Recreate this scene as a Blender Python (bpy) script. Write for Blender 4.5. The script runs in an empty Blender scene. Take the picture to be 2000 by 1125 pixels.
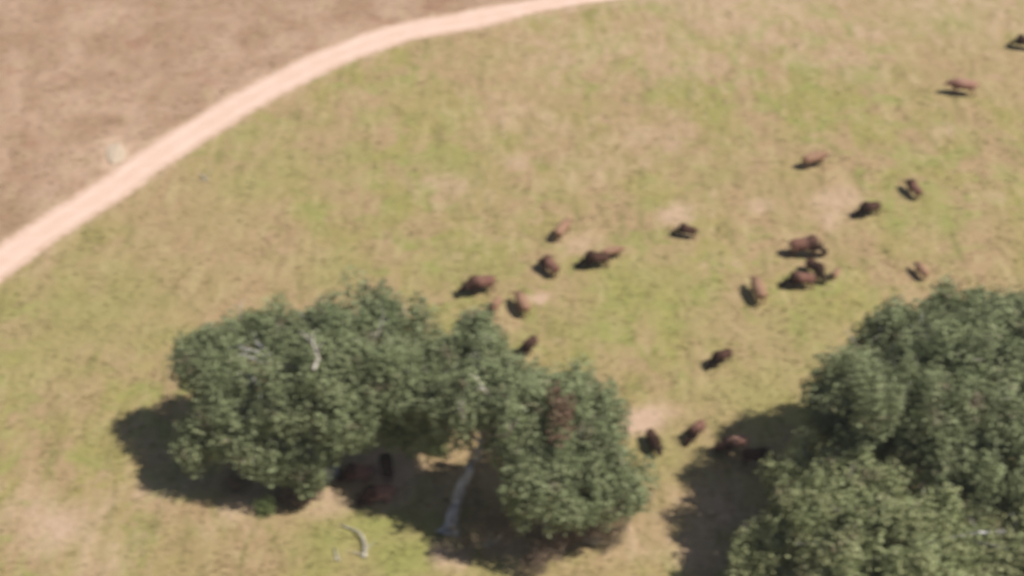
import bpy, bmesh, math, random
import numpy as np
from mathutils import Vector, Matrix, noise

# ------------------------------------------------------------------ camera
S = bpy.context.scene
C = S.collection
R = math.radians
PITCH, FPX, HGT = R(40), 3000.0, 88.0          # looking down 40 degrees from 88 m up
CAM = Vector((0, -HGT / math.tan(PITCH), HGT))
cd = bpy.data.cameras.new("camera")
cam = bpy.data.objects.new("camera", cd); C.objects.link(cam); S.camera = cam
cam.location = CAM; cam.rotation_euler = (R(90) - PITCH, 0, 0)
cd.sensor_width = 36; cd.lens = FPX / 2000 * 36
cd.clip_start = 0.5; cd.clip_end = 6000
cd.dof.use_dof = True                            # the photograph is out of focus
cd.dof.focus_distance = 24.0; cd.dof.aperture_fstop = 0.56
cd.dof.aperture_ratio = 0.7

# ------------------------------------------------------------------ light
SUN_EL, SUN_AZ = 56.0, 105.0                      # azimuth clockwise from +Y: sun to the right
w = bpy.data.worlds.new("World"); S.world = w; w.use_nodes = True
nt = w.node_tree
sky = nt.nodes.new("ShaderNodeTexSky"); sky.sky_type = 'NISHITA'; sky.sun_disc = False
sky.sun_elevation = R(SUN_EL); sky.sun_rotation = R(SUN_AZ)
sky.air_density = 1.0; sky.dust_density = 1.5; sky.altitude = 300
nt.links.new(sky.outputs[0], nt.nodes["Background"].inputs[0])
nt.nodes["Background"].inputs[1].default_value = 0.053
sd = bpy.data.lights.new("sun", 'SUN'); sd.energy = 4.6; sd.angle = R(0.6); sd.color = (1, 0.94, 0.84)
sun = bpy.data.objects.new("sun", sd); C.objects.link(sun)
a, e = R(SUN_AZ), R(SUN_EL)
sdir = Vector((math.sin(a) * math.cos(e), math.cos(a) * math.cos(e), math.sin(e)))
sun.rotation_euler = sdir.to_track_quat('Z', 'Y').to_euler(); sun.location = (60, 0, 80)
S.view_settings.view_transform = 'Standard'; S.view_settings.look = 'None'
S.view_settings.exposure = 0.15; S.view_settings.gamma = 1.0
S.render.engine = 'CYCLES'
S.cycles.use_denoising = True
S.cycles.max_bounces = 6; S.cycles.transparent_max_bounces = 4

rnd = random.Random(7)
rng = np.random.default_rng(11)

# ------------------------------------------------------------------ helpers
def terr(x, y):
    x = np.asarray(x, float); y = np.asarray(y, float)
    fade = 1.0
    return 0.16 * np.sin(x * 0.11 + 0.6) * np.cos(y * 0.09) + 0.10 * np.sin(x * 0.05 - y * 0.13 + 2.0)

def ray(px, py):
    f = Vector((0, math.cos(PITCH), -math.sin(PITCH))); u = Vector((0, math.sin(PITCH), math.cos(PITCH)))
    return f * FPX + Vector((px - 1000, 0, 0)) - u * (py - 562.5)

def at(px, py, h=0.0):
    """world point at height h on the sight line through a point of the 2000-wide photograph"""
    d = ray(px, py); t = (h - CAM.z) / d.z
    return CAM + d * t

def gnd(px, py):
    p = at(px, py); p.z = float(terr(p.x, p.y)); return p

def tag(o, label=None, cat=None, group=None, kind=None):
    if label: o["label"] = label
    if cat: o["category"] = cat
    if group: o["group"] = group
    if kind: o["kind"] = kind
    return o

def empty(name, loc, rz=0.0):
    o = bpy.data.objects.new(name, None); C.objects.link(o)
    o.location = loc; o.rotation_euler = (0, 0, rz); o.empty_display_size = 0.3
    return o

def mesh_np(name, verts, faces, mat, parent=None, smooth=False, attrs=None):
    """verts (n,3), faces (m,k) with k constant"""
    verts = np.asarray(verts, np.float32); faces = np.asarray(faces, np.int32)
    me = bpy.data.meshes.new(name)
    n, (m, k) = len(verts), faces.shape
    me.vertices.add(n); me.vertices.foreach_set("co", verts.ravel())
    me.loops.add(m * k); me.loops.foreach_set("vertex_index", faces.ravel())
    me.polygons.add(m); me.polygons.foreach_set("loop_start", np.arange(0, m * k, k, dtype=np.int32))
    if smooth: me.polygons.foreach_set("use_smooth", np.ones(m, bool))
    for an, av in (attrs or {}).items():
        at_ = me.attributes.new(an, 'FLOAT', 'POINT'); at_.data.foreach_set("value", np.asarray(av, np.float32))
    me.update(calc_edges=True); me.validate()
    if mat: me.materials.append(mat)
    o = bpy.data.objects.new(name, me); C.objects.link(o)
    if parent: o.parent = parent
    return o

# ------------------------------------------------------------------ materials
class NT:
    def __init__(s, name):
        s.m = bpy.data.materials.new(name); s.m.use_nodes = True
        s.t = s.m.node_tree; s.b = s.t.nodes["Principled BSDF"]
        s.b.inputs["Roughness"].default_value = 0.9
        s.b.inputs["Specular IOR Level"].default_value = 0.15
    def n(s, typ, **kw):
        x = s.t.nodes.new(typ)
        for k, v in kw.items(): setattr(x, k, v)
        return x
    def l(s, a_, b_): s.t.links.new(a_, b_)
    def pos(s): return s.n("ShaderNodeNewGeometry").outputs["Position"]
    def objc(s): return s.n("ShaderNodeTexCoord").outputs["Object"]
    def noise(s, vec, scale, detail=3, rough=0.55, off=(0, 0, 0), dist=0.0, sc=(1, 1, 1), rot=0.0):
        mp = s.n("ShaderNodeMapping"); mp.inputs["Location"].default_value = off
        mp.inputs["Scale"].default_value = sc; mp.inputs["Rotation"].default_value = (0, 0, rot)
        s.l(vec, mp.inputs[0])
        x = s.n("ShaderNodeTexNoise"); x.inputs["Scale"].default_value = scale
        x.inputs["Detail"].default_value = detail; x.inputs["Roughness"].default_value = rough
        x.inputs["Distortion"].default_value = dist
        s.l(mp.outputs[0], x.inputs["Vector"]); return x.outputs[0]
    def ramp(s, fac, stops):
        x = s.n("ShaderNodeValToRGB"); el = x.color_ramp.elements
        while len(el) < len(stops): el.new(0.5)
        for i, (p, c) in enumerate(stops):
            el[i].position = p
            el[i].color = (c, c, c, 1) if isinstance(c, (int, float)) else (*c, 1)
        s.l(fac, x.inputs[0]); return x.outputs[0]
    def mix(s, fac, A, B, mode='MIX'):
        x = s.n("ShaderNodeMix", data_type='RGBA', blend_type=mode)
        for v, i in ((fac, 0), (A, 6), (B, 7)):
            if isinstance(v, (int, float)): x.inputs[i].default_value = v
            elif isinstance(v, tuple): x.inputs[i].default_value = (*v, 1)
            else: s.l(v, x.inputs[i])
        return x.outputs[2]
    def math(s, op, A, B=None, clamp=False):
        x = s.n("ShaderNodeMath", operation=op, use_clamp=clamp)
        for v, i in ((A, 0), (B, 1)):
            if v is None: continue
            if isinstance(v, (int, float)): x.inputs[i].default_value = v
            else: s.l(v, x.inputs[i])
        return x.outputs[0]
    def attr(s, name):
        x = s.n("ShaderNodeAttribute"); x.attribute_name = name; return x.outputs["Fac"]
    def col(s, c):
        if isinstance(c, tuple): s.b.inputs["Base Color"].default_value = (*c, 1)
        else: s.l(c, s.b.inputs["Base Color"])
    def bump(s, h, strength, dist):
        x = s.n("ShaderNodeBump"); x.inputs["Strength"].default_value = strength; x.inputs["Distance"].default_value = dist
        s.l(h, x.inputs["Height"]); s.l(x.outputs[0], s.b.inputs["Normal"])

GREEN = (0.322, 0.282, 0.104); LUSH = (0.288, 0.290, 0.098); OLIVE = (0.262, 0.212, 0.098)
TAN = (0.385, 0.274, 0.158); STRAW = (0.440, 0.350, 0.190); PINK = (0.52, 0.370, 0.27)
DRY = (0.345, 0.226, 0.150); DRYL = (0.455, 0.315, 0.228); REDS = (0.33, 0.180, 0.125); SOIL = (0.69, 0.485, 0.395)

def ground_colour(N, grass=False):
    p = N.pos()
    big = N.noise(p, 0.035, 3, 0.6, (3, 9, 0))
    mid = N.noise(p, 0.17, 4, 0.6, (31, 5, 0), 0.6, (1, .75, 1), .4)
    mid2 = N.noise(p, 0.30, 4, 0.6, (7, 55, 0), 0.6)
    fine = N.noise(p, 0.8, 4, 0.6, (0, 21, 0), 0.5, (1, 0.42, 1), 0.5)
    tiny = N.noise(p, 3.4, 3, 0.6)
    g = N.mix(N.ramp(mid, [(0.40, 0.0), (0.56, 1.0)]), GREEN, TAN)
    g = N.mix(N.ramp(mid2, [(0.50, 0.0), (0.62, 0.9)]), g, LUSH)
    g = N.mix(N.ramp(big, [(0.44, 0.0), (0.58, 0.75)]), g, TAN)
    g = N.mix(N.ramp(fine, [(0.52, 0.0), (0.75, 0.75)]), g, STRAW)
    g = N.mix(N.ramp(fine, [(0.28, 0.5), (0.46, 0.0)]), g, OLIVE)
    streak = N.noise(p, 0.75, 3, 0.55, (12, 3, 0), 0.35, (1.0, 0.22, 1), 0.42)
    g = N.mix(N.ramp(streak, [(0.56, 0.0), (0.70, 0.75)]), g, STRAW)
    g = N.mix(N.ramp(streak, [(0.32, 0.7), (0.43, 0.0)]), g, (0.235, 0.205, 0.085))
    weed = N.noise(p, 0.42, 4, 0.6, (40, 8, 0), 0.8)
    g = N.mix(N.ramp(weed, [(0.60, 0.0), (0.70, 0.7)]), g, (0.42, 0.29, 0.19))
    g = N.mix(N.attr("lush"), g, LUSH)
    d = N.mix(N.ramp(mid, [(0.38, 0.0), (0.62, 1.0)]), DRY, DRYL)
    d = N.mix(N.ramp(mid2, [(0.55, 0.0), (0.72, 0.75)]), d, REDS)
    d = N.mix(N.ramp(fine, [(0.54, 0.0), (0.76, 0.6)]), d, STRAW)
    d = N.mix(N.ramp(big, [(0.56, 0.0), (0.72, 0.5)]), d, OLIVE)
    # the edges of the dry field and of bare patches wander with the noise
    dr = N.ramp(N.math('ADD', N.attr("dry"), N.math('MULTIPLY', N.math('SUBTRACT', mid2, 0.5), 0.5)), [(0.40, 0.0), (0.60, 1.0)])
    c = N.mix(dr, g, d)
    br = N.ramp(N.math('ADD', N.attr("bare"), N.math('MULTIPLY', N.math('SUBTRACT', fine, 0.5), 0.9)), [(0.22, 0.0), (0.85, 1.0)])
    c = N.mix(br, c, PINK if not grass else STRAW)
    c = N.mix(0.55, c, N.mix(1.0, c, N.ramp(tiny, [(0.3, 0.75), (0.7, 1.2)]), 'MULTIPLY'))
    return c, fine, tiny

N = NT("pasture_ground"); c, fi, ti = ground_colour(N); N.col(c)
N.bump(N.math('ADD', fi, N.math('MULTIPLY', ti, 0.3)), 0.5, 0.3); M_GROUND = N.m

N = NT("grass_blade"); c, fi, ti = ground_colour(N, True)
v = N.attr("var"); c = N.mix(0.40, c, N.mix(v, (0.30, 0.30, 0.11), (0.62, 0.52, 0.30)))
nv = N.n("ShaderNodeVectorMath", operation='NORMALIZE'); na = N.n("ShaderNodeVectorMath", operation='ADD')
na.inputs[1].default_value = (0, 0, 2.2); N.l(N.n("ShaderNodeNewGeometry").outputs["Normal"], na.inputs[0]); N.l(na.outputs[0], nv.inputs[0])
N.l(nv.outputs[0], N.b.inputs["Normal"])
N.col(c); 
tr = N.n("ShaderNodeBsdfTranslucent"); N.l(c, tr.inputs[0])
ms = N.n("ShaderNodeMixShader"); ms.inputs[0].default_value = 0.38
N.l(N.b.outputs[0], ms.inputs[1]); N.l(tr.outputs[0], ms.inputs[2])
N.l(ms.outputs[0], N.t.nodes["Material Output"].inputs[0]); M_GRASS = N.m

N = NT("road_dirt"); p = N.pos()
c = N.mix(N.ramp(N.noise(p, 0.5, 4, 0.6), [(0.35, 0.0), (0.7, 1.0)]), SOIL, (0.72, 0.54, 0.45))
c = N.mix(N.ramp(N.noise(p, 2.2, 4, 0.65), [(0.55, 0.0), (0.75, 0.4)]), c, (0.50, 0.34, 0.25))
c = N.mix(N.math('MULTIPLY', N.attr("edge"), N.ramp(N.noise(p, 1.3, 4, 0.7), [(0.36, 0.1), (0.6, 1.0)])), c, (0.42, 0.29, 0.19))
c = N.mix(N.math('MULTIPLY', N.attr('rut'), N.ramp(N.noise(p, 0.35, 3, 0.6), [(0.35, 0.1), (0.6, 0.8)])), c, (0.76, 0.59, 0.50))
N.col(c); N.bump(N.noise(p, 3.0, 4, 0.6), 0.4, 0.08); M_ROAD = N.m

def leaf_mat(name, lo, hi, alt, transl=0.30, brown=None):
    N = NT(name); v = N.attr("var")
    c = N.mix(v, lo, hi)
    c = N.mix(N.ramp(N.noise(N.pos(), 0.33, 3, 0.6, (5, 2, 8)), [(0.45, 0.0), (0.68, 0.75)]), c, alt)
    if brown: c = N.mix(N.ramp(N.noise(N.pos(), 0.55, 3, 0.6, (15, 22, 3)), [(0.58, 0.0), (0.70, 0.8)]), c, brown)
    N.col(c); N.b.inputs["Roughness"].default_value = 0.6
    N.b.inputs["Specular IOR Level"].default_value = 0.12
    tr = N.n("ShaderNodeBsdfTranslucent"); N.l(c, tr.inputs[0])
    ms = N.n("ShaderNodeMixShader"); ms.inputs[0].default_value = transl
    N.l(N.b.outputs[0], ms.inputs[1]); N.l(tr.outputs[0], ms.inputs[2])
    N.l(ms.outputs[0], N.t.nodes["Material Output"].inputs[0]); return N.m
M_LEAF = leaf_mat("leaf_grey_green", (0.210, 0.252, 0.132), (0.370, 0.415, 0.235), (0.310, 0.340, 0.195), brown=(0.30, 0.235, 0.185))
M_LEAF2 = leaf_mat("leaf_bright_green", (0.250, 0.290, 0.140), (0.460, 0.495, 0.270), (0.385, 0.390, 0.220), brown=(0.34, 0.27, 0.20))
M_BUSH = leaf_mat("leaf_fresh_green", (0.14, 0.19, 0.08), (0.25, 0.29, 0.12), (0.22, 0.25, 0.11))
M_DEADLEAF = leaf_mat("leaf_dead_rust", (0.21, 0.125, 0.095), (0.30, 0.19, 0.145), (0.24, 0.21, 0.13))
M_BRUSH = leaf_mat("leaf_brown_brush", (0.19, 0.135, 0.105), (0.34, 0.25, 0.19), (0.22, 0.21, 0.13))

M_STRAWLEAF = leaf_mat('leaf_straw', (0.70, 0.58, 0.46), (0.82, 0.72, 0.58), (0.75, 0.62, 0.5))

def bark(name, a_, b_):
    N = NT(name); p = N.pos()
    N.col(N.mix(N.ramp(N.noise(p, 2.5, 4, 0.6, sc=(1, 1, 0.35)), [(0.4, 0.0), (0.62, 1.0)]), a_, b_))
    N.bump(N.noise(p, 6, 4, 0.6, sc=(1, 1, 0.2)), 0.6, 0.05); return N.m
M_BARK = bark("bark_pale_grey", (0.56, 0.55, 0.57), (0.30, 0.28, 0.28))
M_DEADWOOD = bark("dead_wood", (0.60, 0.56, 0.49), (0.40, 0.36, 0.31))

def coat(name, rear, front, ridge):
    N = NT(name); o = N.objc()
    sx = N.n("ShaderNodeSeparateXYZ"); N.l(o, sx.inputs[0])
    x = N.math('ADD', sx.outputs[0], N.math('MULTIPLY', N.math('SUBTRACT', N.noise(o, 2.0, 3), 0.5), 0.9))
    c = N.mix(N.ramp(N.math('ADD', N.math('MULTIPLY', x, 0.5), 0.4), [(0.35, 0.0), (0.75, 1.0)]), rear, front)
    z = N.math('ADD', N.math('MULTIPLY', sx.outputs[2], 0.5), N.math('MULTIPLY', N.math('SUBTRACT', N.noise(o, 3.0, 3), 0.5), 0.4))
    c = N.mix(N.ramp(z, [(0.55, 0.0), (0.85, 0.8)]), c, ridge)      # lighter wool towards the top of the back
    c = N.mix(0.5, c, N.mix(1.0, c, N.ramp(N.noise(o, 9, 4, 0.6), [(0.3, 0.6), (0.7, 1.4)]), 'MULTIPLY'))
    N.col(c); N.bump(N.noise(o, 14, 4, 0.7), 0.5, 0.05); return N.m
COATS = {
    'dark': coat("coat_dark_brown", (0.075, 0.038, 0.028), (0.028, 0.017, 0.014), (0.085, 0.045, 0.034)),
    'brown': coat("coat_brown", (0.17, 0.080, 0.062), (0.055, 0.027, 0.022), (0.23, 0.125, 0.095)),
    'red': coat("coat_reddish", (0.31, 0.160, 0.120), (0.19, 0.090, 0.068), (0.40, 0.24, 0.185)),
    'tan': coat("coat_calf_tan", (0.30, 0.175, 0.115), (0.20, 0.11, 0.072), (0.36, 0.22, 0.15)),
}
N = NT("mane_hair"); N.col(N.mix(N.attr("var"), (0.020, 0.012, 0.010), (0.065, 0.034, 0.024))); M_MANE = N.m
N = NT("horn_black"); N.col((0.03, 0.028, 0.026)); N.b.inputs["Roughness"].default_value = 0.4; M_HORN = N.m
N = NT("hoof"); N.col((0.02, 0.018, 0.016)); M_HOOF = N.m

# ------------------------------------------------------------------ the road's line and the ground
ROAD_PX = [(-420, 850), (-200, 672), (-90, 583), (0, 514), (100, 443), (214, 369), (304, 306), (448, 217), (570, 153), (670, 106), (796, 63),
           (900, 44), (1000, 22), (1090, 5), (1230, -12), (1400, -30), (1650, -52), (1950, -70), (2400, -95)]
rp = [at(*p).xy for p in ROAD_PX]
def catmull(P, k=14):
    out = []
    for i in range(len(P) - 1):
        a0, a1, a2, a3 = P[max(i - 1, 0)], P[i], P[i + 1], P[min(i + 2, len(P) - 1)]
        for j in range(k):
            t = j / k
            out.append(0.5 * ((2 * a1) + (-a0 + a2) * t + (2 * a0 - 5 * a1 + 4 * a2 - a3) * t * t + (-a0 + 3 * a1 - 3 * a2 + a3) * t ** 3))
    out.append(P[-1]); return out
rl = catmull(rp)
# carry it on well past the picture at both ends
d0 = (rl[0] - rl[6]).normalized(); d1 = (rl[-1] - rl[-7]).normalized()
rl = [rl[0] + d0 * s for s in range(400, 0, -8)] + rl + [rl[-1] + d1 * s for s in range(8, 500, 8)]
RL = np.array([[p[0], p[1]] for p in rl])
# even spacing
seg = np.r_[0, np.cumsum(np.hypot(*np.diff(RL, axis=0).T))]
ss = np.arange(0, seg[-1], 1.0)
RL = np.c_[np.interp(ss, seg, RL[:, 0]), np.interp(ss, seg, RL[:, 1])]
TG = np.gradient(RL, axis=0); TG /= np.hypot(TG[:, 0], TG[:, 1])[:, None]; NRM = np.c_[-TG[:, 1], TG[:, 0]]  # left of travel: the dry field
HW = 2.15

def road_side(x, y):
    """signed distance from the road's middle, positive on the dry-field side"""
    x = np.asarray(x, float).ravel(); y = np.asarray(y, float).ravel(); out = np.empty(len(x))
    sub = RL[::2]; sn = NRM[::2]
    for k in range(0, len(x), 4000):
        dx = x[k:k + 4000, None] - sub[None, :, 0]; dy = y[k:k + 4000, None] - sub[None, :, 1]
        i = np.argmin(dx * dx + dy * dy, axis=1); r = np.arange(len(i))
        out[k:k + 4000] = dx[r, i] * sn[i, 0] + dy[r, i] * sn[i, 1]
        far = np.hypot(dx[r, i], dy[r, i]); sgn = np.sign(out[k:k + 4000]); out[k:k + 4000] = sgn * far
    return out

BARE_AND_HAZE = [(740, 930, 3.5, .8), (1020, 1050, 3.5, .7), (470, 930, 3, .5), (1325, 420, 1.9, .95), (1640, 392, 2.6, .75), (1620, 430, 1.8, .6), (1250, 822, 1.7, 1.15), (1290, 806, 1.3, .8), (1482, 403, 1.4, .8), (232, 312, 1.5, 1.7), (226, 292, 1.2, 1.7), (216, 274, 0.9, 1.4),
        (880, 1080, 1.6, 1.0), (1048, 588, 0.9, 1.25), (1010, 315, 2.2, .55), (1560, 110, 3.0, .45), (1380, 1000, 3.5, .55), (1340, 1070, 3.5, .5), (120, 1030, 3.5, .75),
        (60, 1000, 4, .5), (1130, 480, 2.4, .55), (1840, 260, 2.0, .55), (1100, 150, 3.5, .35), (860, 365, 3.0, .5), (640, 985, 2.0, .7), (460, 1000, 3, .5), (300, 960, 3, .45),
        (1090, 250, 3.5, .4), (1950, 385, 1.5, .6), (760, 980, 1.6, .7), (640, 60, 5, .3), (150, 200, 5, .25), (1395, 375, .8, .6), (1270, 322, 1.0, .6), (200, 1090, 4, .5), (1225, 1050, 3, .5), (1700, 60, 4, .5), (1450, 10, 16, .50), (1850, 0, 14, .46), (1280, 260, 6, .42), (1150, 330, 5, .4), (1150, 90, 11, .42), (1330, 110, 10, .42), (1650, 120, 8, .4), (1000, 220, 7, .36), (880, 370, 5, .36), (900, 480, 4, .3), (1420, 500, 4, .3), (60, 520, 3, .3)]  # broad ones at the far end put hazy paleness into the ground colour
LUSHP = [(180, 620, 6, .5), (60, 700, 5, .4), (900, 520, 4, .5), (1250, 560, 5, .5), (1000, 1100, 3, .6), (480, 360, 3, .5), (1560, 640, 4, .5), (1500, 760, 4, .5), (740, 1020, 3.0, 1.0), (640, 1050, 2.5, .8), (780, 1085, 3, 1.0), (870, 320, 3.0, .6), (660, 530, 3, .5), (1330, 620, 4, .45), (1150, 650, 4, .5), (1690, 150, 1.8, .9), (480, 260, 2, .6),
         (1850, 45, 4, .5), (100, 600, 5, .4), (1450, 770, 4, .45), (560, 340, 2, .4), (1300, 880, 3, .5), (250, 560, 4, .4), (700, 330, 3, .3), (1800, 420, 3, .4)]
def patches(L, x, y):
    v = np.zeros(len(x))
    for (px, py, r, a_) in L:
        p = at(px, py); v = np.maximum(v, a_ * np.exp(-(((x - p.x) / (r * 1.15)) ** 2 + ((y - p.y) / r) ** 2)))
    return v
def ground_attrs(x, y):
    sd_ = road_side(x, y)
    dry = 1 / (1 + np.exp(-np.clip(sd_ / 1.2, -30, 30)))
    bare = patches(BARE_AND_HAZE, x, y)
    bare = np.maximum(bare, 0.62 * np.exp(-((np.abs(sd_) - HW + .2) / 0.9) ** 2))   # worn verge beside the road
    return sd_, {'dry': dry, 'bare': bare, 'lush': np.clip(patches(LUSHP, x, y), 0, 1)}

xs = np.unique(np.r_[-3000, -1500, -700, -350, -200, np.arange(-130, 130.1, 1.3), 200, 350, 700, 1500, 3000])
ys = np.unique(np.r_[-3000, -1500, -700, -350, -200, np.arange(-90, 200.1, 1.3), 260, 380, 700, 1500, 3000])
X, Y = np.meshgrid(xs, ys); x, y = X.ravel(), Y.ravel()
nx, ny = len(xs), len(ys)
i = (np.arange(ny - 1)[:, None] * nx + np.arange(nx - 1)[None, :]).ravel()
F = np.c_[i, i + 1, i + nx + 1, i + nx]
_, at_g = ground_attrs(x, y)
o = mesh_np("ground", np.c_[x, y, terr(x, y)], F, M_GROUND, smooth=True, attrs=at_g)
tag(o, "pasture of olive and tan grass with a drier brown field beyond the road", kind="structure")

# road: a ribbon with uneven edges just above the ground
cols = [-1.0, -0.86, -0.62, -0.42, -0.2, 0, 0.2, 0.42, 0.62, 0.86, 1.0]
V, F, ED, RU = [], [], [], []
for k in range(len(RL)):
    tp = 1 - 0.45 * min(1, max(0, (RL[k][0] + 4) / 12))      # narrows away to a faint track
    wl = tp * HW + 0.35 * noise.noise(Vector((ss[k] * 0.22, 0, 0))) + 0.2 * noise.noise(Vector((ss[k] * 0.9, 3, 0)))
    wr = tp * HW + 0.35 * noise.noise(Vector((ss[k] * 0.22, 9, 0))) + 0.2 * noise.noise(Vector((ss[k] * 0.9, 6, 0)))
    for cc in cols:
        q = RL[k] + NRM[k] * cc * (wl if cc > 0 else wr)
        V.append((q[0], q[1], float(terr(q[0], q[1])) + (0.03 if abs(cc) < 0.9 else 0.012))); ED.append(max(0, (abs(cc) - 0.6) * 2.5)); RU.append(1.0 if abs(abs(cc) - .42) < .01 else 0.0)
m = len(cols)
for k in range(len(RL) - 1):
    for j in range(m - 1):
        q = k * m + j; F.append((q, q + m, q + m + 1, q + 1))
o = mesh_np("dirt_road", V, np.array(F)[:, ::-1], M_ROAD, smooth=True, attrs={'edge': ED, 'rut': RU})
tag(o, "pale pink dirt road curving across the pasture", kind="structure")

# ------------------------------------------------------------------ grass tufts (stuff)
def grass_points(n):
    """points in the part of the pasture the picture can see, a little beyond its edges"""
    out = []
    px = rng.uniform(-160, 2160, n); py = rng.uniform(-110, 1260, n)
    f = np.array([0, math.cos(PITCH), -math.sin(PITCH)]); u = np.array([0, math.sin(PITCH), math.cos(PITCH)])
    D = f[None] * FPX + np.c_[px - 1000, np.zeros(n), np.zeros(n)] - u[None] * (py - 562.5)[:, None]
    t = -CAM.z / D[:, 2]
    P = np.array(CAM)[None] + D * t[:, None]
    return P[:, 0], P[:, 1]
gx, gy = grass_points(95000)
# leave the road and the bare patches thin
sd_, ga = ground_attrs(gx, gy)
keep = (np.abs(sd_) > HW + 0.15) & (rng.random(len(gx)) > ga['bare'] * 1.1)
clumpy = np.array([noise.noise(Vector((a_ * 0.45, b_ * 0.45, 1.0))) for a_, b_ in zip(gx, gy)])
keep &= rng.random(len(gx)) < (0.62 + clumpy * 0.5)
gx, gy, clumpy = gx[keep], gy[keep], clumpy[keep]
nb = 4; n = len(gx)
bx = np.repeat(gx, nb) + rng.normal(0, 0.09, n * nb); by = np.repeat(gy, nb) + rng.normal(0, 0.09, n * nb)
hh = np.repeat(np.clip(rng.gamma(4, 0.030, n) * (1 + clumpy * 0.4), 0.05, 0.45), nb) * rng.uniform(0.6, 1.2, n * nb)
ang = rng.uniform(0, 2 * math.pi, n * nb); wd = rng.uniform(0.03, 0.075, n * nb)
lean = rng.normal(0, 0.35, (n * nb, 2)) * hh[:, None]
z0 = terr(bx, by)
P0 = np.c_[bx - np.cos(ang) * wd, by - np.sin(ang) * wd, z0 - 0.02]; P1 = np.c_[bx + np.cos(ang) * wd, by + np.sin(ang) * wd, z0 - 0.02]
P2 = np.c_[bx + lean[:, 0], by + lean[:, 1], z0 + hh]
V = np.stack([P0, P1, P2], 1).reshape(-1, 3); F = np.arange(len(V)).reshape(-1, 3)
va = np.repeat(np.clip(rng.beta(1.2, 1.6, n), 0, 1), nb * 3)
attrs = {k_: np.repeat(v_[keep], nb * 3) for k_, v_ in ga.items()}; attrs['var'] = va
o = mesh_np("grass", V, F, M_GRASS, attrs=attrs)
tag(o, "short grass and weeds growing over the pasture", "grass", kind="stuff")

# ------------------------------------------------------------------ tubes and trees
def tube(V, F, path, rads, seg_=8, cap=True):
    """append a tapered tube (quads) along path"""
    base = len(V); n_ = len(path); up = Vector((0.3, 0.2, 1)).normalized()
    for k, p in enumerate(path):
        t = (path[min(k + 1, n_ - 1)] - path[max(k - 1, 0)]).normalized()
        a_ = t.cross(Vector((1, 0.1, 0.2)) if abs(t.z) > 0.8 else Vector((0, 0, 1))).normalized(); b_ = t.cross(a_)
        for j in range(seg_):
            th = 2 * math.pi * j / seg_
            V.append(p + (a_ * math.cos(th) + b_ * math.sin(th)) * rads[k])
    for k in range(n_ - 1):
        for j in range(seg_):
            a0 = base + k * seg_ + j; a1 = base + k * seg_ + (j + 1) % seg_
            F.append((a0, a0 + seg_, a1 + seg_, a1))
    if cap:
        t = len(V); V.append(path[-1] + (path[-1] - path[-2]).normalized() * rads[-1] * 0.5)
        for j in range(seg_):
            a0 = base + (n_ - 1) * seg_ + j; a1 = base + (n_ - 1) * seg_ + (j + 1) % seg_
            F.append((a0, t, t, a1))

def tubes_mesh(name, V, F, mat, parent):
    me = bpy.data.meshes.new(name)
    F2 = [tuple(dict.fromkeys(f)) for f in F]
    me.from_pydata([tuple(v_) for v_ in V], [], F2); me.update()
    me.polygons.foreach_set("use_smooth", [True] * len(me.polygons))
    me.materials.append(mat)
    o = bpy.data.objects.new(name, me); C.objects.link(o); o.parent = parent; return o

def bend(p, q, sag, k=7, rr=rnd):
    L = (q - p).length; off = Vector((rr.uniform(-1, 1), rr.uniform(-1, 1), rr.uniform(-.2, 1))) * sag * L
    out = []
    for j in range(k + 1):
        t = j / k
        w_ = Vector((rr.uniform(-1, 1), rr.uniform(-1, 1), rr.uniform(-1, 1))) * L * 0.02 * math.sin(math.pi * t)
        out.append(p.lerp(q, t) + off * math.sin(math.pi * t) + w_)
    return out

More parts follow.
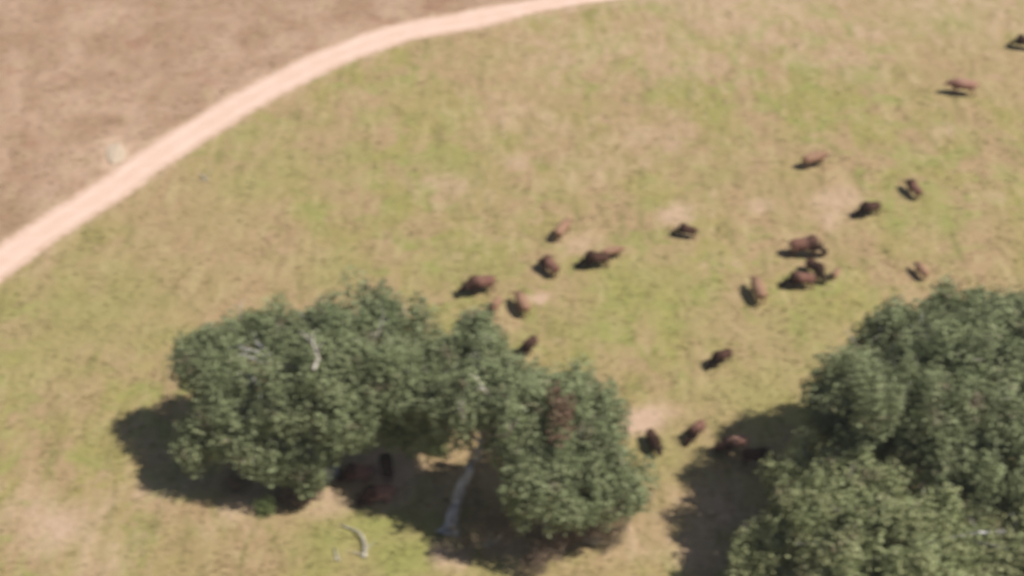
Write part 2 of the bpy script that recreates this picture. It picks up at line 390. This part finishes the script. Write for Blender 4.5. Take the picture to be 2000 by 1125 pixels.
def leaves(name, clumps, mat, parent, leaf=0.34, dens=1.0, sub=0.68, seed=0):
    """leaf-sized folded faces on the shells of many small sprays that make up each clump"""
    g = np.random.default_rng(seed); VV = []; var = []
    origin = np.array(parent.location) if parent else np.zeros(3)
    for (c, r) in clumps:
        c = np.array(c); ns = int(10.5 * r * r * dens) + 4
        d = g.normal(size=(ns, 3)); d /= np.linalg.norm(d, axis=1)[:, None]
        rad = r * np.clip(g.normal(0.80, 0.24, ns), 0.2, 1.40)
        cs = c + d * rad[:, None] * np.array([1.08, 1.08, 0.80])
        for k in range(ns):
            if noise.noise(Vector(cs[k] * 0.42)) < -0.36 and r > 1.2: continue      # gaps where the limbs and the shade inside show
            sr = sub * (g.uniform(0.45, 1.0) if g.random() < .6 else g.uniform(1.1, 1.9)); nl = int(52 * (sr / 0.62) ** 2) + 5
            e_ = g.normal(size=(nl, 3)); e_ /= np.linalg.norm(e_, axis=1)[:, None]
            pos = cs[k] + e_ * (sr * g.uniform(0.3, 1.15, nl) ** 0.6)[:, None] * np.array([.85, .85, 1.4]) * g.uniform(.75, 1.25, 3)
            pos[:, 2] -= 0.25 * sr * (e_[:, 2] < 0)
            nrm = e_ * 0.30 + d[k] * 0.50 + g.normal(0, 0.68, (nl, 3)); nrm /= np.linalg.norm(nrm, axis=1)[:, None]
            t1 = np.cross(nrm, g.normal(size=(nl, 3))); t1 /= np.linalg.norm(t1, axis=1)[:, None]
            t2 = np.cross(nrm, t1); s_ = leaf * g.uniform(0.55, 1.2, nl)[:, None]
            A = pos - t1 * s_ * .5; B = pos + t2 * s_ * .33 + nrm * s_ * .05; Cc = pos + t1 * s_ * .5; Dd = pos - t2 * s_ * .33 + nrm * s_ * .05
            VV.append(np.stack([A, B, Cc, Dd], 1).reshape(-1, 3))
            bv = np.clip(g.normal(0.5, 0.28), 0, 1)
            var.append(np.repeat(np.clip(bv + g.normal(0, 0.18, nl), 0, 1), 4))
    V = np.concatenate(VV) - origin; V[:, 2] = np.maximum(V[:, 2], -origin[2] + 0.03 + terr(V[:, 0] + origin[0], V[:, 1] + origin[1]))
    return mesh_np(name, V, np.arange(len(V)).reshape(-1, 4), mat, parent, attrs={'var': np.concatenate(var)})

def tree(base_px, stem, clumps_px, label, mat, seed, dead=(), rust=(), trunk_r=0.55, leaf=0.34, twigs=26, group="broadleaf trees standing in the pasture"):
    rr = random.Random(seed)
    b = gnd(*base_px); root = empty("broadleaf_tree", b); tag(root, label, "tree", group)
    cl = [(at(px, py, h), r) for (px, py, h, r) in clumps_px]
    V, F = [], []
    # trunk: base flare, then through the stem points
    sp = [Vector((b.x, b.y, b.z - 0.15))] + [at(px, py, h) for (px, py, h) in stem]
    path = []
    for k in range(len(sp) - 1):
        for j in range(5): path.append(sp[k].lerp(sp[k + 1], j / 5) + Vector((rr.uniform(-.06, .06), rr.uniform(-.06, .06), 0)))
    path.append(sp[-1]); n_ = len(path)
    rads = [trunk_r * (1.0 - 0.62 * k / (n_ - 1)) * (2.1 if k == 0 else 1.3 if k == 1 else 1) for k in range(n_)]
    tube(V, F, [p - b for p in path], rads, 12)
    starts = path[max(2, n_ // 3):]
    twig_mesh_V, twig_mesh_F = [], []
    for c, r in cl:
        # every clump hangs on a limb that leaves the trunk at the nearest sensible height
        s = rr.choice(starts[-9:])
        ln = (c - s).length
        if ln < 0.5: continue
        pth = bend(s - b, c - b, 0.07, 8, rr); r0 = min(0.24, 0.05 + 0.02 * ln)
        for k in range(9): pth[k].z += math.sin(math.pi * k / 8) * ln * 0.16      # limbs rise, then arch over
        tube(V, F, pth, [r0 * (1 - 0.8 * k / 8) for k in range(9)], 7)
        for _ in range(5):
            k = rr.randint(5, 8); q = pth[k]; d = Vector((rr.gauss(0, 1), rr.gauss(0, 1), rr.gauss(0.3, .8))).normalized()
            tube(V, F, bend(q, q + d * r * rr.uniform(0.7, 1.0), 0.12, 4, rr), [0.06, 0.05, 0.035, 0.025, 0.012], 5)
    tw = tubes_mesh("trunk", V, F, M_BARK, root)
    leaves("crown", cl, mat, root, leaf, seed=seed)
    # bare pale twigs that stand out of the leaves
    for _ in range(twigs):
        V, F = [], []; c, r = rr.choice(cl); c = c - b
        d = Vector((rr.gauss(0.1, .6), rr.gauss(-0.35, .5), abs(rr.gauss(0.7, .4)))).normalized()
        p0 = c + d * r * 0.55; p1 = c + d * r * rr.uniform(1.15, 1.45) + Vector((rr.uniform(-.5, .5), 0, rr.uniform(-.2, .4)))
        tube(V, F, bend(p0, p1, 0.12, 5, rr), [0.06, 0.055, 0.05, 0.04, 0.03, 0.012], 5)
        tubes_mesh("bare_twig", V, F, M_DEADWOOD, root)["label"] = "pale bare twig among the leaves"
    for pts, r0 in dead:
        V, F = [], []
        P = [at(*q) - b for q in pts]; pp = []
        for k in range(len(P) - 1):
            for j in range(3): pp.append(P[k].lerp(P[k + 1], j / 3))
        pp.append(P[-1]); tube(V, F, pp, [r0 * (1 - .75 * k / (len(pp) - 1)) for k in range(len(pp))], 7)
        for k in range(2, len(pp) - 1, 2):
            d = Vector((rr.gauss(0, 1), rr.gauss(0, .6), rr.gauss(.5, .5))).normalized()
            tube(V, F, bend(pp[k], pp[k] + d * rr.uniform(.5, 1.1), 0.1, 3, rr), [r0 * .45, r0 * .35, r0 * .2, .01], 5)
        tubes_mesh("dead_limb", V, F, M_DEADWOOD, root)["label"] = "bleached leafless limb"
    if rust:
        o_ = leaves("dead_foliage", [(at(px, py, h), r) for (px, py, h, r) in rust], M_DEADLEAF, root, leaf * 0.9, dens=0.8, seed=seed + 50)
        o_["label"] = "rusty brown patch of dead leaves"
    return root

tree((640, 925), [(632, 900, 2.0), (622, 880, 4.0), (612, 850, 6.5), (600, 790, 9.0)],
     [(402, 690, 9.5, 1.8), (375, 690, 9.0, 1.0), (357, 712, 8.4, .65), (470, 655, 10.4, 2.0), (540, 648, 11, 2.0), (615, 638, 11.8, 2.1), (720, 612, 12.5, 2.1), (785, 632, 11.5, 1.7),
      (450, 740, 9.2, 2.3), (540, 730, 10.5, 2.4), (640, 710, 12, 2.5), (730, 690, 12.3, 2.3), (800, 690, 10.8, 1.8), (420, 800, 7.6, 1.7), (385, 838, 6.0, 1.1), (470, 820, 7.2, 2.2),
      (560, 800, 8.5, 2.4), (640, 790, 9.5, 2.2), (700, 750, 10.5, 1.8), (500, 872, 5.2, 1.7), (560, 880, 5, 1.8), (612, 897, 4.5, 1.5), (640, 855, 6.5, 1.6), (445, 850, 5.8, 1.4), (545, 912, 3.4, 1.2), (750, 720, 11, 2.0), (690, 800, 9, 1.6), (375, 865, 4.6, 1.2), (600, 945, 2.6, 1.0), (415, 735, 8.6, 1.3), (660, 650, 12.2, 2.0), (755, 770, 9.5, 1.2), (735, 815, 5.5, 1.7), (700, 835, 6.0, 1.5)],
     "leftmost grey green tree, its large dark shadow lying on the grass to its left", M_LEAF, 3,
     dead=[([(612, 722, 14.6), (622, 700, 15.0), (612, 672, 15.2), (585, 645, 14.2)], .15)], trunk_r=0.5)
tree((876, 1040), [(890, 980, 1.6), (908, 935, 3.4), (928, 895, 5.0), (950, 850, 7.2), (965, 815, 9.0)],
     [(880, 700, 11, 1.8), (940, 682, 12, 2.0), (990, 752, 12, 1.9), (1055, 772, 11, 1.8), (1120, 765, 10, 1.9), (1168, 790, 9, 1.7), (850, 745, 10.5, 1.8), (800, 740, 10.4, 1.8),
      (925, 765, 12, 2.2), (1000, 790, 12, 2.4), (1080, 800, 11, 2.4), (1155, 840, 9, 2.1), (885, 815, 10.2, 1.4), (1010, 862, 9.0, 1.8), (1050, 866, 9.0, 2.3), (1120, 890, 8.2, 2.3),
      (1185, 902, 7.8, 1.9), (1222, 928, 6.3, 1.4), (1025, 935, 8, 1.6), (1085, 950, 7.5, 2.1), (1170, 960, 6.3, 2.0), (1020, 975, 5.8, 1.0), (1195, 985, 5.0, 1.2), (790, 785, 9.2, 1.1), (840, 700, 10.8, 1.4), (830, 780, 10, 1.4), (1225, 968, 5, 1.2), (1130, 985, 5.4, 1.3), (930, 655, 12, 1.6), (800, 828, 5.0, 1.9), (860, 835, 5.5, 1.7)],
     "middle grey green tree on a pale forked trunk, rusty patch in its crown", M_LEAF, 5,
     dead=[([(928, 895, 5.0), (915, 860, 8.5), (900, 800, 12.8), (893, 780, 13.3)], .2), ([(950, 850, 7.2), (990, 850, 12.6), (1010, 820, 14.6)], .15), ([(950, 860, 7.4), (975, 800, 11.5), (945, 760, 13.9), (930, 735, 14.4)], .16)],
     rust=[(1100, 790, 13.3, .75), (1098, 815, 13.0, .65)], trunk_r=0.5)
tree((1880, 1015), [(1878, 970, 3.0), (1872, 920, 6.0), (1865, 860, 9.5), (1870, 800, 12.0)],
     [(1835, 635, 13, 2.2), (1920, 642, 14, 2.5), (2010, 645, 14, 2.6), (2100, 640, 13, 2.5), (1755, 655, 13, 2.2), (1850, 690, 15, 2.8), (1950, 690, 15.5, 3), (2060, 700, 15, 3), (1690, 702, 12, 2.1),
      (1760, 740, 13.5, 2.6), (1850, 780, 14.5, 2.9), (1950, 790, 14.5, 3), (2060, 790, 14, 3), (1640, 752, 11, 1.8), (1690, 795, 11.0, 2.4), (1770, 840, 11.5, 2.7), (1860, 870, 12, 2.7),
      (1960, 890, 12, 2.8), (2070, 880, 12, 3), (1660, 745, 13, 1.9), (1715, 765, 15.5, 2.1), (1610, 790, 10.5, 1.5), (1730, 630, 13, 1.6), (1850, 622, 13.5, 2.0), (1945, 632, 14.5, 2.2), (1645, 825, 9.2, 1.8), (1715, 870, 8.5, 1.9), (1890, 950, 9.5, 2.0), (1960, 960, 8.5, 1.6), (2060, 980, 9, 2.4), (2150, 800, 11, 2.5)],
     "largest grey green tree at the right edge standing behind the brighter tree", M_LEAF, 8, trunk_r=0.75, twigs=30)
tree((1690, 1215), [(1688, 1170, 2.5), (1684, 1130, 5.0), (1680, 1090, 7.0)],
     [(1575, 902, 9.0, 1.6), (1650, 905, 9.8, 1.8), (1730, 940, 10, 2.0), (1552, 965, 8.2, 1.8), (1630, 985, 9.5, 2.3), (1720, 1005, 10, 2.4), (1800, 1000, 9.5, 2.0), (1525, 1040, 6.4, 1.8),
      (1600, 1060, 8, 2.3), (1690, 1080, 9, 2.4), (1790, 1080, 9, 2.4), (1870, 1060, 8.5, 2.0), (1465, 1075, 4.8, 1.4), (1530, 1120, 5.4, 1.9), (1620, 1150, 6.5, 2.3), (1720, 1170, 7, 2.4),
      (1820, 1160, 7, 2.3), (1905, 1140, 6.5, 1.9), (1460, 1140, 3.6, 1.3), (1900, 1010, 8.5, 1.8), (1950, 1075, 7.5, 1.9), (1975, 1130, 7, 2.0), (2040, 1100, 8, 2.3), (2020, 1040, 8.5, 1.9)],
     "brighter green bushy tree in the lower right corner with sunlit yellowish leaves", M_LEAF2, 13, trunk_r=0.45, twigs=7)

# ------------------------------------------------------------------ low brush, a bush, dead wood on the ground
def shrub(px, py, w_, h_, label, mat, name="brown_shrub", cat="shrub", seed=1, group=None, leaf=0.2, dens=1.2):
    rr = random.Random(seed); b = gnd(px, py); root = empty(name, b); tag(root, label, cat, group)
    V, F = [], []; cl = []
    for k in range(9):
        an = rr.uniform(0, 2 * math.pi); ra = rr.uniform(0.1, 1) ** .6 * w_
        top = Vector((math.cos(an) * ra, math.sin(an) * ra * .8, h_ * rr.uniform(.45, 1)))
        tube(V, F, bend(Vector((math.cos(an) * .1, math.sin(an) * .1, 0)), top, .12, 4, rr), [.045, .04, .03, .02, .01], 5)
        cl.append((b + top * .9, max(.3, w_ * rr.uniform(.26, .45))))
    tubes_mesh("stem", V, F, M_DEADWOOD, root)
    leaves("foliage", cl, mat, root, leaf, dens=dens, sub=.35, seed=seed)
    return root
G_ = "brown brush under the trees"
shrub(590, 962, 1.7, 1.4, "brown brush at the front foot of the left tree", M_BRUSH, seed=21, group=G_)
shrub(470, 948, 1.2, 0.9, "smaller brown brush at the edge of the left tree's shadow", M_BRUSH, seed=22, group=G_)
shrub(955, 1066, 2.7, 3.4, "brown brush just right of the pale forked trunk", M_BRUSH, seed=23, group=G_)
shrub(1050, 1094, 2.2, 2.8, "dark brown brush at the lowest point of the middle tree", M_BRUSH, seed=24, group=G_)
shrub(1160, 1060, 2.5, 3.2, "brown brush under the right side of the middle tree", M_BRUSH, seed=25, group=G_)
shrub(522, 1000, 0.55, 1.0, "small fresh green bush in the grass below the left tree", M_BUSH, name="green_bush", cat="bush", seed=26)
shrub(850, 880, 0.9, 0.9, "green shrub in the shade between the two left trees", M_BUSH, name="green_shrub", cat="shrub", seed=28)

def log(name, pts, r0, label, cat, br=3, seed=1):
    rr = random.Random(seed); P = []
    for px, py, h in pts:
        q = gnd(px, py); q.z += h; P.append(q)
    b = P[0].copy(); b.z = float(terr(b.x, b.y))
    pp = catmull([p - b for p in P], 4); V, F = [], []
    tube(V, F, pp, [r0 * (1 - .7 * k / (len(pp) - 1)) for k in range(len(pp))], 8)
    for k in range(br):
        q = pp[rr.randint(1, len(pp) - 2)]; d = Vector((rr.gauss(0, 1), rr.gauss(0, 1), abs(rr.gauss(.4, .3)))).normalized()
        tube(V, F, bend(q, q + d * rr.uniform(.5, 1.3), .1, 3, rr), [r0 * .4, r0 * .3, r0 * .2, .01], 5)
    o_ = tubes_mesh(name, V, F, M_DEADWOOD, None); o_.location = b; return tag(o_, label, cat)
log("fallen_log", [(712, 1092, .1), (713, 1070, .25), (706, 1050, .35), (688, 1036, .2), (672, 1030, .08)], .15, "pale curved dead log lying in green grass near the bottom edge", "log", 5, 31)
log("fallen_branch", [(661, 1098, .05), (657, 1084, .2), (654, 1070, .1)], .09, "short pale branch left of the curved dead log", "branch", 2, 32)
log("weathered_stick", [(392, 340, .05), (400, 348, .12), (407, 354, .05)], .1, "short pale stick in the grass just below the dirt road", "stick", 2, 33)

# low mound of pale spoil pushed up beside the road
N = NT("spoil_soil"); N.col(N.mix(N.noise(N.pos(), 2.0, 4), (0.46, 0.36, 0.27), (0.62, 0.51, 0.40))); N.bump(N.noise(N.pos(), 5, 4), .6, .1)
bm = bmesh.new(); bmesh.ops.create_icosphere(bm, subdivisions=4, radius=1.0); b = gnd(226, 298)
for v_ in bm.verts:
    k_ = 1 + 0.30 * noise.noise(v_.co * 1.6 + Vector((4, 0, 2))); v_.co = Vector((v_.co.x * 0.9 * k_ - 0.30 * v_.co.y, v_.co.y * 1.9 * k_, max(v_.co.z, -.2) * 0.26 * k_))
me = bpy.data.meshes.new("dirt_mound"); bm.to_mesh(me); bm.free(); me.materials.append(N.m)
for p in me.polygons: p.use_smooth = True
o = bpy.data.objects.new("dirt_mound", me); C.objects.link(o); o.location = b
tag(o, "small pale mound of dry soil on the far side of the dirt road", "mound")

# ------------------------------------------------------------------ bison
def bison_mesh(name, pose, calf=False):
    V, F = [], []
    def loft(rings, seg_=16):
        base = len(V)
        for (c, hh_, hw, tilt) in rings:
            for j in range(seg_):
                th = 2 * math.pi * j / seg_; zz = math.sin(th) * hh_; yy = math.cos(th) * hw
                V.append(Vector((c[0] + zz * math.sin(tilt), c[1] + yy, c[2] + zz * math.cos(tilt))))
        for k in range(len(rings) - 1):
            for j in range(seg_):
                a0 = base + k * seg_ + j; a1 = base + k * seg_ + (j + 1) % seg_
                F.append((a0, a1, a1 + seg_, a0 + seg_))
        F.append(tuple(base + j for j in reversed(range(seg_)))); F.append(tuple(base + (len(rings) - 1) * seg_ + j for j in range(seg_)))
    lie = pose == 'lying'; dz = -0.58 if lie else 0.0
    hump = 0.05 if calf else 1.0
    loft([((-1.20, 0, 1.14 + dz), .16, .13, 0), ((-1.12, 0, 1.12 + dz), .30, .26, 0), ((-.92, 0, 1.10 + dz), .39, .34, 0), ((-.55, 0, 1.10 + dz), .43, .38 + .06 * lie, 0),
          ((-.15, 0, 1.11 + dz), .46, .41 + .08 * lie, 0), ((.20, 0, 1.13 + .05 * hump + dz), .48 + .04 * hump, .41 + .05 * lie, 0),
          ((.50, 0, 1.14 + .12 * hump + dz), .47 + .13 * hump, .38, 0), ((.75, 0, 1.13 + .10 * hump + dz), .42 + .12 * hump, .34, .0), ((.98, 0, 1.12 + dz), .36, .28, -.2)])
    yaw = {'walking': .05, 'grazing': -.05, 'lying': .25}[pose]
    if pose == 'grazing':
        hd = [((.80, 0, 1.10), .44, .30, -.3), ((1.10, 0, .92), .36, .25, -.8), ((1.33, 0, .70), .30, .23, -1.0), ((1.47, 0, .50), .24, .20, -1.15), ((1.56, 0, .32), .16, .14, -1.2), ((1.61, 0, .18), .12, .11, -1.25), ((1.63, 0, .12), .06, .06, -1.25)]
    else:
        hd = [((.80, 0, 1.12 + dz), .42, .30, -.2), ((1.12, 0, 1.12 + dz), .34, .25, -.3), ((1.36, 0, 1.08 + dz), .29, .24, -.5), ((1.54, 0, .95 + dz), .24, .20, -.7), ((1.70, 0, .80 + dz), .16, .14, -.8), ((1.80, 0, .70 + dz), .11, .10, -.8), ((1.83, 0, .67 + dz), .05, .05, -.8)]
    if calf: hd = [((c_[0] * .97, 0, c_[2] + (.06 if pose != 'grazing' else 0)), a_ * .82, b_ * .82, t_) for c_, a_, b_, t_ in hd]
    def turn(c_): t_ = max(0, c_[0] - .9); return (c_[0] - abs(yaw) * t_ * .3, yaw * t_ * 1.6, c_[2])
    hd = [(turn(c_), a_, b_, t_) for c_, a_, b_, t_ in hd]; loft(hd)
    hc = Vector(hd[2][0]); mz = Vector(hd[4][0])
    # ears
    for s in (-1, 1):
        e0 = hc + Vector((.0, s * .18, .10)); tube(V, F, [e0, e0 + Vector((-.02, s * .12, .02)), e0 + Vector((-.03, s * .22, -.01))], [.06, .065, .03], 8)
    if not calf:   # beard
        b0 = (hc + mz) / 2 + Vector((-.10, 0, -.16)); tube(V, F, [b0, b0 + Vector((-.03, 0, -.16)), b0 + Vector((-.05, 0, -.26 if pose != 'grazing' else -.2))], [.12, .09, .04], 8)
    # legs, each with its joints; a longer-legged build for the calf
    lw = .85 if calf else 1
    st = {'walking': (.16, -.14, .16, -.12), 'grazing': (.05, -.05, .08, -.06), 'lying': (0, 0, 0, 0)}[pose]
    for k, s in enumerate((-1, 1)):
        f_, r_ = st[k], st[2 + k]
        if not lie:
            tube(V, F, [Vector((.62, s * .20, 1.0)), Vector((.62 + f_ * .3, s * .22, .72)), Vector((.60 + f_ * .7, s * .20, .46)), Vector((.58 + f_, s * .19, .26)), Vector((.58 + f_, s * .19, .13)), Vector((.62 + f_, s * .19, .04)), Vector((.62 + f_, s * .19, 0.0))],
                 [.21 * lw, .15 * lw, .085 * lw, .062 * lw, .07 * lw, .085 * lw, .085 * lw], 10)
            tube(V, F, [Vector((-.88, s * .17, 1.08)), Vector((-.76 + r_ * .3, s * .21, .80)), Vector((-.86 + r_ * .6, s * .20, .62)), Vector((-1.02 + r_ * .8, s * .19, .48)), Vector((-.99 + r_, s * .19, .28)), Vector((-.97 + r_, s * .19, .13)), Vector((-.92 + r_, s * .19, .04)), Vector((-.92 + r_, s * .19, 0))],
                 [.27 * lw, .20 * lw, .12 * lw, .075 * lw, .06 * lw, .07 * lw, .085 * lw, .085 * lw], 10)
        else:      # folded under the body
            tube(V, F, [Vector((.60, s * .24, .42)), Vector((.84, s * .30, .20)), Vector((.95, s * .30, .10)), Vector((.72, s * .34, .07)), Vector((.50, s * .36, .06))], [.2, .12, .09, .065, .07], 10)
            tube(V, F, [Vector((-.86, s * .22, .45)), Vector((-.50, s * .40, .26)), Vector((-.45, s * .46, .16)), Vector((-.80, s * .48, .09)), Vector((-.45, s * .52, .07)), Vector((-.28, s * .52, .06))], [.26, .18, .12, .08, .06, .065], 10)
    me = bpy.data.meshes.new(name); me.from_pydata([tuple(v_) for v_ in V], [], [tuple(dict.fromkeys(f)) for f in F]); me.update()
    bm = bmesh.new(); bm.from_mesh(me); bmesh.ops.holes_fill(bm, edges=bm.edges, sides=40); bmesh.ops.recalc_face_normals(bm, faces=bm.faces); bm.to_mesh(me); bm.free()
    tmp = bpy.data.objects.new("tmp", me); C.objects.link(tmp)
    md = tmp.modifiers.new("r", 'REMESH'); md.mode = 'VOXEL'; md.voxel_size = 0.034
    sm = tmp.modifiers.new("s", 'SMOOTH'); sm.factor = .6; sm.iterations = 4
    dg = bpy.context.evaluated_depsgraph_get(); out = bpy.data.meshes.new_from_object(tmp.evaluated_get(dg))
    bpy.data.objects.remove(tmp); bpy.data.meshes.remove(me)
    out.name = name
    for p in out.polygons: p.use_smooth = True
    out.materials.clear(); out.materials.append(COATS['dark'])
    return out, hc

def mane_mesh(body, hc, seed):
    """shaggy locks standing off the hump, neck, forehead and beard"""
    g = random.Random(seed); V, F, va = [], [], []
    vs = [v_ for v_ in body.vertices if v_.co.x > .18 and v_.co.z > .30 and (abs(v_.co.y) > -1) and not (v_.co.x < .75 and v_.co.z < .75)]
    for v_ in g.sample(vs, min(1500, len(vs))):
        n_ = v_.normal; p = v_.co; L = g.uniform(.05, .11) * (1.5 if p.x > hc.x and p.z < hc.z - .05 else 1)
        t = Vector((g.gauss(-.25, .4), g.gauss(0, .4), g.gauss(-.6, .4))); tip = p + (n_ * .75 + t * .75).normalized() * L
        sd2 = n_.cross(t).normalized() * g.uniform(.018, .035); b = len(V); q = p - n_ * .02
        V += [q - sd2, q + sd2, tip]; F.append((b, b + 1, b + 2)); va += [g.random()] * 3
    me = bpy.data.meshes.new("mane"); me.from_pydata([tuple(v_) for v_ in V], [], F); me.update()
    a_ = me.attributes.new("var", 'FLOAT', 'POINT'); a_.data.foreach_set("value", va); me.materials.append(M_MANE); return me

def horn_mesh(s, hc):
    V, F = [], []; b = hc + Vector((.04, s * .17, .17))
    tube(V, F, [b, b + Vector((.0, s * .12, .01)), b + Vector((.0, s * .20, .08)), b + Vector((.0, s * .19, .20)), b + Vector((0, s * .15, .27))], [.05, .045, .036, .022, .008], 8)
    me = bpy.data.meshes.new("horn"); me.from_pydata([tuple(v_) for v_ in V], [], [tuple(dict.fromkeys(f)) for f in F]); me.materials.append(M_HORN)
    for p in me.polygons: p.use_smooth = True
    return me
def tail_mesh(dz):
    V, F = [], []; b = Vector((-1.18, 0, 1.30 + dz))
    tube(V, F, [b, b + Vector((-.10, .01, -.06)), b + Vector((-.15, .03, -.28)), b + Vector((-.13, .03, -.50)), b + Vector((-.13, .03, -.60)), b + Vector((-.13, .03, -.72))], [.045, .035, .025, .03, .05, .015], 7)
    me = bpy.data.meshes.new("tail"); me.from_pydata([tuple(v_) for v_ in V], [], [tuple(dict.fromkeys(f)) for f in F]); me.materials.append(COATS['dark'])
    for p in me.polygons: p.use_smooth = True
    return me

PROTO = {}
for pose in ('grazing', 'walking', 'lying'):
    for calf in (False, True):
        if calf and pose == 'lying': continue
        me, hc = bison_mesh("body", pose, calf)
        PROTO[(pose, calf)] = dict(body=me, hc=hc, tail=tail_mesh(-.58 if pose == 'lying' else 0),
                                   mane=None if calf else mane_mesh(me, hc, 4), horns=None if calf else [horn_mesh(-1, hc), horn_mesh(1, hc)])

def part(name, me, parent, coatname=None):
    o_ = bpy.data.objects.new(name, me); C.objects.link(o_); o_.parent = parent
    if coatname:
        o_.material_slots[0].link = 'OBJECT'; o_.material_slots[0].material = COATS[coatname]
    return o_

# (photo x, y of the feet, pose, calf, heading degrees, size, coat, label)
HERD = [
    (938, 574, 'walking', 0, 200, 1.00, 'brown', "adult bison standing broadside, leftmost of the herd in the open, reddish flank"),
    (970, 606, 'walking', 1, 250, .50, 'tan', "small tan calf at the heels of the leftmost open-pasture bison"),
    (1074, 537, 'grazing', 0, 125, .85, 'brown', "brown bison turned away, left of the very dark bison that has a tan calf behind"),
    (1163, 526, 'grazing', 0, 188, .92, 'dark', "very dark bison grazing with a tan calf just behind its rump"),
    (1195, 508, 'walking', 1, 15, .62, 'tan', "tan calf just behind the rump of the very dark grazing bison"),
    (1098, 466, 'walking', 1, 60, .78, 'tan', "light brown young bison farthest up the slope on the herd's left side"),
    (1340, 466, 'grazing', 0, 165, .72, 'dark', "small dark bison alone just below a pale bare patch"),
    (1020, 610, 'walking', 1, 110, .80, 'tan', "tan young bison standing beside a round pale dirt spot"),
    (1034, 688, 'grazing', 0, 240, .74, 'dark', "dark bison at the upper edge of the middle tree's crown"),
    (1407, 711, 'grazing', 0, 215, .80, 'dark', "dark bison alone in the green grass midway between the trees"),
    (1275, 872, 'walking', 0, 285, .78, 'dark', "dark bison on the pale bare dirt right of the middle tree"),
    (1358, 852, 'grazing', 0, 235, .76, 'brown', "brown bison between the bare dirt and the right trees' shadow"),
    (1430, 880, 'walking', 0, 200, .86, 'red', "reddish bison at the sunlit rim of the right trees' shadow"),
    (1476, 906, 'grazing', 0, 350, .90, 'dark', "dark bison wholly inside the right trees' shadow"),
    (1479, 583, 'walking', 1, 100, .88, 'tan', "tan young bison standing left of the tight knot of adults"),
    (1570, 499, 'grazing', 0, 0, 1.10, 'brown', "largest bison, broadside with its head down, top of the tight knot"),
    (1590, 537, 'grazing', 0, 300, .85, 'dark', "dark bison in the middle of the tight knot of three adults"),
    (1562, 561, 'grazing', 0, 180, .92, 'brown', "brown bison facing left, lowest of the tight knot of three adults"),
    (1632, 540, 'walking', 1, 60, .42, 'tan', "tiny tan calf right of the tight knot of adults"),
    (1798, 536, 'walking', 1, 110, .60, 'tan', "small brown calf alone above the big right tree"),
    (1695, 421, 'grazing', 0, 200, .84, 'dark', "dark bison grazing right of the large pale bare patch"),
    (1783, 382, 'walking', 0, 110, .76, 'brown', "brown bison seen end-on, up and right of the dark one by the bare patch"),
    (1588, 327, 'walking', 1, 20, .82, 'tan', "faint tan young bison above the knot of adults, near the slope's middle"),
    (1876, 186, 'walking', 1, 170, .92, 'red', "reddish young bison far off near the top right corner"),
    (1998, 94, 'grazing', 0, 165, .85, 'dark', "dark bison cut by the right edge of the picture, highest of all"),
    (700, 930, 'lying', 0, 190, .95, 'red', "bison lying in shade under the trees, leftmost of the three there"),
    (756, 925, 'grazing', 0, 100, .85, 'dark', "dark bison standing in shade under the gap between the trees"),
    (738, 972, 'lying', 0, 200, 1.0, 'red', "reddish bison lying half in sunlight, nearest the camera under the trees"),
]
for (px, py, pose, calf, hdg, sz, ct, lab) in HERD:
    P = PROTO[(pose, bool(calf))]; q = gnd(px, py)
    r_ = empty("bison", q, R(hdg)); k_ = sz * (1.25 if calf else 1.10); r_.scale = (k_, k_ * 1.28, k_)
    tag(r_, lab, "bison calf" if calf else "bison", "bison herd spread over the pasture")
    part("body", P['body'], r_, ct); part("tail", P['tail'], r_, ct)
    if not calf:
        part("mane", P['mane'], r_)
        for hm in P['horns']: part("horn", hm, r_)

# ------------------------------------------------------------------ the summer haze the camera looks through
me = bpy.data.meshes.new("haze"); bm = bmesh.new(); bmesh.ops.create_cube(bm, size=1); bm.to_mesh(me); bm.free()
hz = bpy.data.objects.new("haze", me); C.objects.link(hz)
hz.scale = (7000, 7000, 110); hz.location = (0, 0, 52)
hm = bpy.data.materials.new("haze_air"); hm.use_nodes = True; t_ = hm.node_tree; t_.nodes.remove(t_.nodes["Principled BSDF"])
pv = t_.nodes.new("ShaderNodeVolumePrincipled"); pv.inputs["Color"].default_value = (0.90, 0.88, 0.86, 1)
pv.inputs["Density"].default_value = 0.0003; pv.inputs["Anisotropy"].default_value = 0.2
t_.links.new(pv.outputs[0], t_.nodes["Material Output"].inputs["Volume"]); me.materials.append(hm)
tag(hz, "thin pale summer haze over the pasture", kind="stuff")
